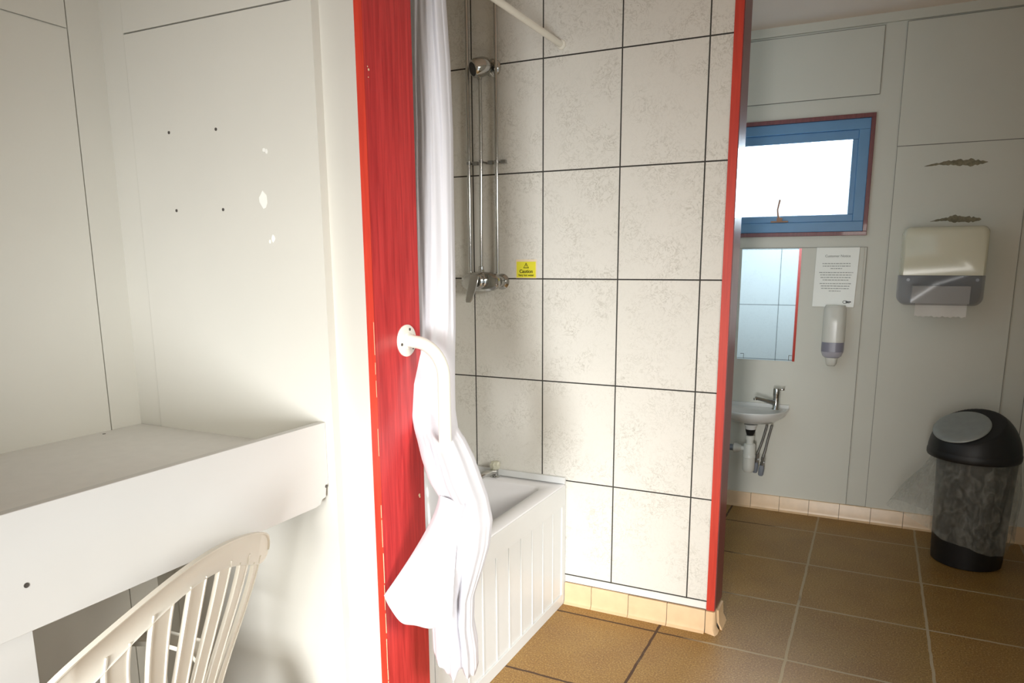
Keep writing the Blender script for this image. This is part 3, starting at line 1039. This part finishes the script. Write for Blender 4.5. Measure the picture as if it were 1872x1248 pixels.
# ================================================================== WASHROOM THINGS
# mirror
ML = (-0.57, 4.539, 0.931)
b = MB().box(-0.735, -0.402, 4.5345, 4.5400, 0.931, 1.589)
mi = b.build('mirror', 'mirror', None, ML, smooth=0)
tag(mi, 'frameless rectangular mirror above the basin on the washroom wall', 'mirror')
mi.rotation_euler = (0, 0, math.radians(MIRROR_TILT))
for x0, z0 in ((-0.715, .934), (-0.437, .934)):
    b = MB()
    b.box(x0, x0 + .02, 4.532, 4.5345, z0 + .030, z0 + .0325)
    b.box(x0 + (.018 if x0 < -.6 else 0), x0 + (.02 if x0 < -.6 else .0025), 4.532, 4.5345, z0 + .001, z0 + .030)
    b.build('mirror_clip', 'screw', mi, ML, smooth=0)

# notice
NL = (-0.20, 4.541, 1.26)
nt_ = thing('notice', 'pale laminated notice with small print on the wall between mirror and towel dispenser', 'sign', NL)
MB().box(-0.300, -0.074, 4.536, 4.5405, 1.270, 1.591).build('backing_board', 'wall_far', nt_, NL, smooth=0)
fx = lambda x, z: x - 0.012 * (1.592 - z) / .33 * 1.0
b = MB().poly([(-0.322, 4.530, 1.592), (-0.096, 4.530, 1.592), (-0.105, 4.530, 1.258), (-0.326, 4.530, 1.258)], (0, .005, 0))
sheet = b.build('sheet', 'paper', nt_, NL, smooth=0, bevel=.001)
b = MB()
text_mesh(b, 'Customer Notice', .0185, (-0.208, 4.5296, 1.5385), (1, 0, 0), (0, 0, 1), (0, -1, 0), .0002)
b.build('heading', 'ink', nt_, NL, smooth=0)
b = MB()
random.seed(21)
for z, wd in ((1.502, .150), (1.488, .145), (1.474, .060), (1.452, .178), (1.438, .165), (1.424, .160), (1.410, .135), (1.390, .165), (1.376, .150), (1.362, .145), (1.348, .062)):
    x = -0.211 - wd / 2
    while x < -0.211 + wd / 2:
        l = random.uniform(.006, .018)
        b.box(x, min(x + l, -0.211 + wd / 2), 4.5294, 4.5302, z - .0016, z + .0022)
        x += l + .003
b.build('small_print', 'ink', nt_, NL, smooth=0)
b = MB()
ring_ = [(-0.152 + .012 * math.cos(a_), 4.5296, 1.287 + .008 * math.sin(a_)) for a_ in [2 * PI * k / 20 for k in range(21)]]
b.tube(ring_, .0013, 6)
b.box(-.150, -.121, 4.5292, 4.5302, 1.285, 1.291)
b.box(-.146, -.128, 4.5292, 4.5302, 1.281, 1.284)
b.build('emblem', 'inkdark', nt_, NL, smooth=0)

# soap dispenser
DL = (-0.20, 4.541, 0.93)
sd = thing('soap_dispenser', 'slim white soap dispenser on the wall below the notice', 'soap dispenser', DL)


def drect(cx, hw, y0, y1, z, r):
    """rounded towards the room, flat on the wall"""
    out = [(cx + hw, y1, z)]
    out += [(cx + hw - r + r * math.cos(a_), y0 + r - r * math.sin(a_), z) for a_ in [PI / 2 * k / 8 for k in range(9)]]
    out += [(cx - hw + r - r * math.cos(a_), y0 + r - r * math.sin(a_), z) for a_ in [PI / 2 * (8 - k) / 8 for k in range(9)]]
    out.append((cx - hw, y1, z))
    return out


cx = -0.198
MB().loft([drect(cx, .060, 4.436, 4.540, 1.062, .045), drect(cx, .0605, 4.434, 4.540, 1.16, .045), drect(cx - .001, .059, 4.437, 4.540, 1.245, .045), drect(cx - .001, .052, 4.455, 4.540, 1.268, .04)]).build('cover', 'plastic', sd, DL, smooth=50)
MB().loft([drect(cx, .0595, 4.437, 4.540, 1.008, .045), drect(cx, .0595, 4.437, 4.540, 1.0615, .045)]).build('viewing_band', 'band', sd, DL, smooth=50)['label'] = 'grey-lilac see-through band'
MB().loft([drect(cx, .038, 4.458, 4.540, .972, .030), drect(cx, .050, 4.446, 4.540, .982, .04), drect(cx, .0595, 4.437, 4.540, 1.0075, .045)]).build('lower_cover', 'lilac', sd, DL, smooth=50)['label'] = 'pale lilac lower cover'
MB().loft([drect(cx, .020, 4.462, 4.520, .925, .016), drect(cx, .027, 4.452, 4.525, .934, .018), drect(cx, .032, 4.448, 4.530, .973, .02)]).build('nozzle', 'plastic', sd, DL, smooth=50)

# paper towel dispenser
TL = (0.305, 4.541, 1.28)
td = thing('paper_towel_dispenser', 'large cream paper towel dispenser with smoky clear base on the right of the washroom wall', 'towel dispenser', TL)


def rrz(x0, x1, z0, z1, rt, rb, y, n=7):
    out = []
    for cx_, cz_, a_, r in ((x1 - rt, z1 - rt, 0, rt), (x0 + rt, z1 - rt, 90, rt), (x0 + rb, z0 + rb, 180, rb), (x1 - rb, z0 + rb, 270, rb)):
        for k in range(n + 1):
            an = math.radians(a_ + 90 * k / n)
            out.append((cx_ + r * math.cos(an), y, cz_ + r * math.sin(an)))
    return out


MB().loft([rrz(.108, .500, 1.441, 1.690, .035, .002, 4.540), rrz(.108, .500, 1.441, 1.690, .035, .002, 4.40), rrz(.112, .496, 1.441, 1.683, .04, .002, 4.360), rrz(.124, .484, 1.441, 1.668, .04, .002, 4.342)]).build('cover', 'dispenser', td, TL, smooth=55)
MB().loft([rrz(.104, .504, 1.284, 1.440, .002, .045, 4.540), rrz(.106, .502, 1.284, 1.440, .002, .045, 4.40), rrz(.116, .492, 1.288, 1.440, .002, .045, 4.360), rrz(.130, .478, 1.296, 1.440, .002, .045, 4.346)]).build('clear_base', 'smoky', td, TL, smooth=55)['label'] = 'smoky clear lower cover'
MB().box(.175, .440, 4.375, 4.525, 1.295, 1.385).build('towel_stack', 'tissue', td, TL, smooth=0)
b = MB()
rows = []
for i in range(41):
    t = i / 40
    x = .195 + .238 * t
    zb = 1.226 + .0035 * math.sin(t * 60) + .002 * math.sin(t * 25)
    yy = 4.392 + .004 * math.sin(t * 9)
    rows.append([(x, yy, 1.30), (x, yy - .003, 1.26), (x, yy - .006, zb), (x, yy - .004, zb), (x, yy, 1.26), (x, yy + .002, 1.30)])
b.loft(rows)
b.build('towel_sheet', 'tissue', td, TL, smooth=60)['label'] = 'paper towel hanging out'
for x in (.150, .462):
    MB().lathe([(.008, 0), (.008, .006)], (x, 4.3505, 1.418), (0, -1, 0), 14).build('latch', 'greyplastic', td, TL)

# basin
SL2 = (-0.61, 4.541, 0.56)
bs = thing('wash_basin', 'small white wall-hung hand basin under the mirror', 'basin', SL2)


def dsh(hw, y0, y1, z, n=28, cx=-0.612, pw=2.4):
    out = []
    for k in range(n + 1):
        a_ = PI * k / n
        c_, s_ = math.cos(a_), math.sin(a_)
        out.append((cx + hw * abs(c_) ** (2 / pw) * (1 if c_ > 0 else -1), y1 - (y1 - y0) * abs(s_) ** (2 / pw), z))
    return out


b = MB()
b.loft([dsh(.085, 4.43, 4.540, .562), dsh(.14, 4.34, 4.540, .572), dsh(.182, 4.285, 4.540, .602), dsh(.199, 4.262, 4.540, .634), dsh(.201, 4.260, 4.540, .646), dsh(.197, 4.264, 4.540, .650),
        dsh(.186, 4.275, 4.515, .648), dsh(.176, 4.285, 4.468, .636), dsh(.150, 4.305, 4.455, .612), dsh(.085, 4.345, 4.43, .592)])
b.box(-.811, -.413, 4.518, 4.540, .640, .668)
b.build('bowl', 'ceramic', bs, SL2, smooth=60, bevel=0.002)
b = MB()
b.lathe([(.030, 0), (.034, .018), (.040, .03)], (-.611, 4.405, .528), (0, 0, 1), 26)
b.build('waste_boss', 'ceramic', bs, SL2)
tp = thing('basin_tap', 'chrome lever tap standing on the hand basin', 'tap', (-0.482, 4.455, .651))
TL2 = (-0.482, 4.455, .651)
b = MB()
b.lathe([(.024, 0), (.023, .004), (.019, .010), (.0185, .080), (.020, .086), (.020, .118), (.018, .126), (.010, .130)], TL2, (0, 0, 1), 26)
b.build('tap_body', 'chrome', tp, TL2)
b = MB()
b.tube([(-.490, 4.445, .690), (-.520, 4.425, .700), (-.555, 4.405, .712), (-.592, 4.385, .722)], [.016, .013, .011, .010], 16)
b.lathe([(.011, 0), (.011, .012)], (-.592, 4.385, .710), (0, 0, 1), 16)
b.build('spout', 'chrome', tp, TL2)
b = MB()
b.tube([(-.480, 4.453, .768), (-.462, 4.456, .770), (-.446, 4.458, .774)], [.007, .005, .006], 12)
b.lathe([(.007, 0), (.008, .012), (.004, .015)], (-.446, 4.458, .766), (0, 0, 1), 12)
b.build('lever', 'chrome', tp, TL2)
# trap
TR = (-0.612, 4.405, 0.24)
tr = thing('bottle_trap', 'white plastic bottle trap hanging below the hand basin', 'drain trap', TR)
c3 = (-0.612, 4.405, 0)
b = MB()
b.lathe([(.024, .262), (.034, .275), (.036, .30), (.036, .352), (.038, .354), (.038, .372), (.036, .375), (.035, .430), (.030, .438), (.021, .440), (.021, .462), (.026, .463), (.026, .488), (.021, .490)], c3, (0, 0, 1), 30)
b.build('trap_body', 'plastic', tr, TR)
MB().lathe([(.020, .4905), (.026, .508), (.030, .526)], c3, (0, 0, 1), 26).build('waste_nut', 'black', tr, TR)['label'] = 'dark waste nut'
b = MB()
b.lathe([(.016, 0), (.016, .020), (.020, .024), (.031, .050), (.031, .062), (.024, .066)], (-.640, 4.405, .405), (-1, 0, 0), 24)
b.build('outlet_nut', 'plastic', tr, TR)
MB().cyl((-.704, 4.405, .405), (-1.10, 4.405, .400), .019, 20).build('outlet_pipe', 'waste', tr, TR)['label'] = 'grey outlet pipe'
# flexible tap hoses
for (x0, x1, zb, lab) in ((-.522, -.575, .300, 'braided steel water hose under the basin, left one next to the white trap'), (-.494, -.540, .285, 'braided steel water hose under the basin, right one of the pair')):
    HL2 = (x1, 4.44, zb - .05)
    hs = thing('water_hose', lab, 'hose', HL2, 'water hoses under the basin')
    MB().tube([(x0, 4.43, .556), (x0 - .005, 4.432, .53), (x0 - .020, 4.437, .46), (x1 + .016, 4.44, .40), (x1 + .006, 4.44, zb + .07)], .0075, 12).build('hose', 'steel', hs, HL2)
    b = MB()
    b.lathe([(.012, 0), (.012, .018), (.009, .020), (.009, .030), (.0125, .032), (.0125, .050), (.008, .052)], (x1 + .002, 4.44, zb + .018), (.08, 0, 1), 8)
    b.box(x1 + .010, x1 + .020, 4.428, 4.436, zb + .035, zb + .043)
    b.build('valve', 'steel', hs, HL2, smooth=25)
    MB().lathe([(.012, -.048), (.016, -.040), (.017, -.004), (.013, .018)], (x1, 4.44, zb), (.06, 0, 1), 10).build('pipe_joint', 'waste', hs, HL2, smooth=25)['label'] = 'grey plastic pipe joint'

# ------------------------------------------------------------------ bin
BL2 = (0.525, 4.145, 0.0)
bn = thing('waste_bin', 'round black swing-top bin with grey flap by the washroom wall', 'bin', BL2)
bx, by = 0.525, 4.145
MB().lathe([(.150, 0), (.158, .004), (.160, .03), (.176, .545), (.178, .56), (.172, .56), (.15, .05)], (bx, by, 0), (0, 0, 1), 48, cap1=True).build('bin_body', 'black', bn, BL2)
lx, ly = 0.508, 4.15
px_, py_, pz_ = lx - .068, ly - .050, .700
nrm = Vector((-0.26, -0.40, 0.88)).normalized()


def lid_z(x, y):
    r = min(1.0, math.hypot(x - lx, y - ly) / .204)
    dome = .585 + .205 * (1 - r ** 2.6) ** .62
    plane = pz_ - (nrm.x * (x - px_) + nrm.y * (y - py_)) / nrm.z
    return min(dome, max(plane, .592))


b = MB()
rows = []
for r, z in ((.188, .548), (.204, .549), (.207, .556), (.207, .575), (.204, .584)):
    rows.append([(lx + r * math.cos(2 * PI * k / 96), ly + r * math.sin(2 * PI * k / 96), z) for k in range(96)])
for i in range(1, 41):
    r = .204 * math.cos(i / 40.5 * PI / 2)
    rows.append([(lx + r * math.cos(2 * PI * k / 96), ly + r * math.sin(2 * PI * k / 96), lid_z(lx + r * math.cos(2 * PI * k / 96), ly + r * math.sin(2 * PI * k / 96))) for k in range(96)])
b.loft(rows)
b.build('lid', 'black', bn, BL2, smooth=50)
fc = Vector((px_, py_, pz_)) + nrm * .002
q = nrm.to_track_quat('Z', 'Y')
b = MB()
rows = []
for r, h in ((1.0, .0005), (.985, .006), (.95, .008), (.7, .007), (.35, .004), (.03, .003)):
    rows.append([fc + q @ Vector((0.128 * r * math.cos(2 * PI * k / 60), .128 * r * math.sin(2 * PI * k / 60), h)) for k in range(60)])
b.loft(rows)
b.build('swing_flap', 'flap', bn, BL2, smooth=60)['label'] = 'grey swing flap'
# liner
b = MB()
NB2 = 120
rows = []
for i in range(34):
    t = i / 33
    row = []
    for k in range(NB2):
        a_ = 2 * PI * k / NB2
        dx, dy = math.cos(a_), math.sin(a_)
        # flare to the left (-x), slightly to the front
        fl = max(0.0, math.cos(a_ - math.radians(193))) ** 5
        base = .186 + .012 * math.sin(t * PI)
        zb = .145 - .035 * math.cos(a_ + PI / 2 - .3) + .015 * math.sin(3 * a_ + 1) + .15 * fl
        zb = max(zb, .085)
        ztop = .552
        z = ztop + (zb - ztop) * t
        r = base + fl * .205 * (t ** 1.1) + .010 * t * math.sin(9 * a_ + 2 * t) + .006 * math.sin(19 * a_ + 5 * t) * t ** .5
        n1 = noise.noise(Vector((dx * 2.2, dy * 2.2, z * 7)))
        r += .012 * n1 * math.sin(t * PI)
        r = max(r, .181)
        y_ = by + dy * r
        row.append((bx + dx * r, min(y_, 4.525), z + .004 * math.sin(7 * a_) * t))
    rows.append(row)
b.loft(rows, cap0=False, cap1=False)
bg_ = b.build('bin_bag', 'bag', None, BL2, smooth=80)
tag(bg_, 'clear plastic bin bag hanging loose around the black bin', 'bin bag')
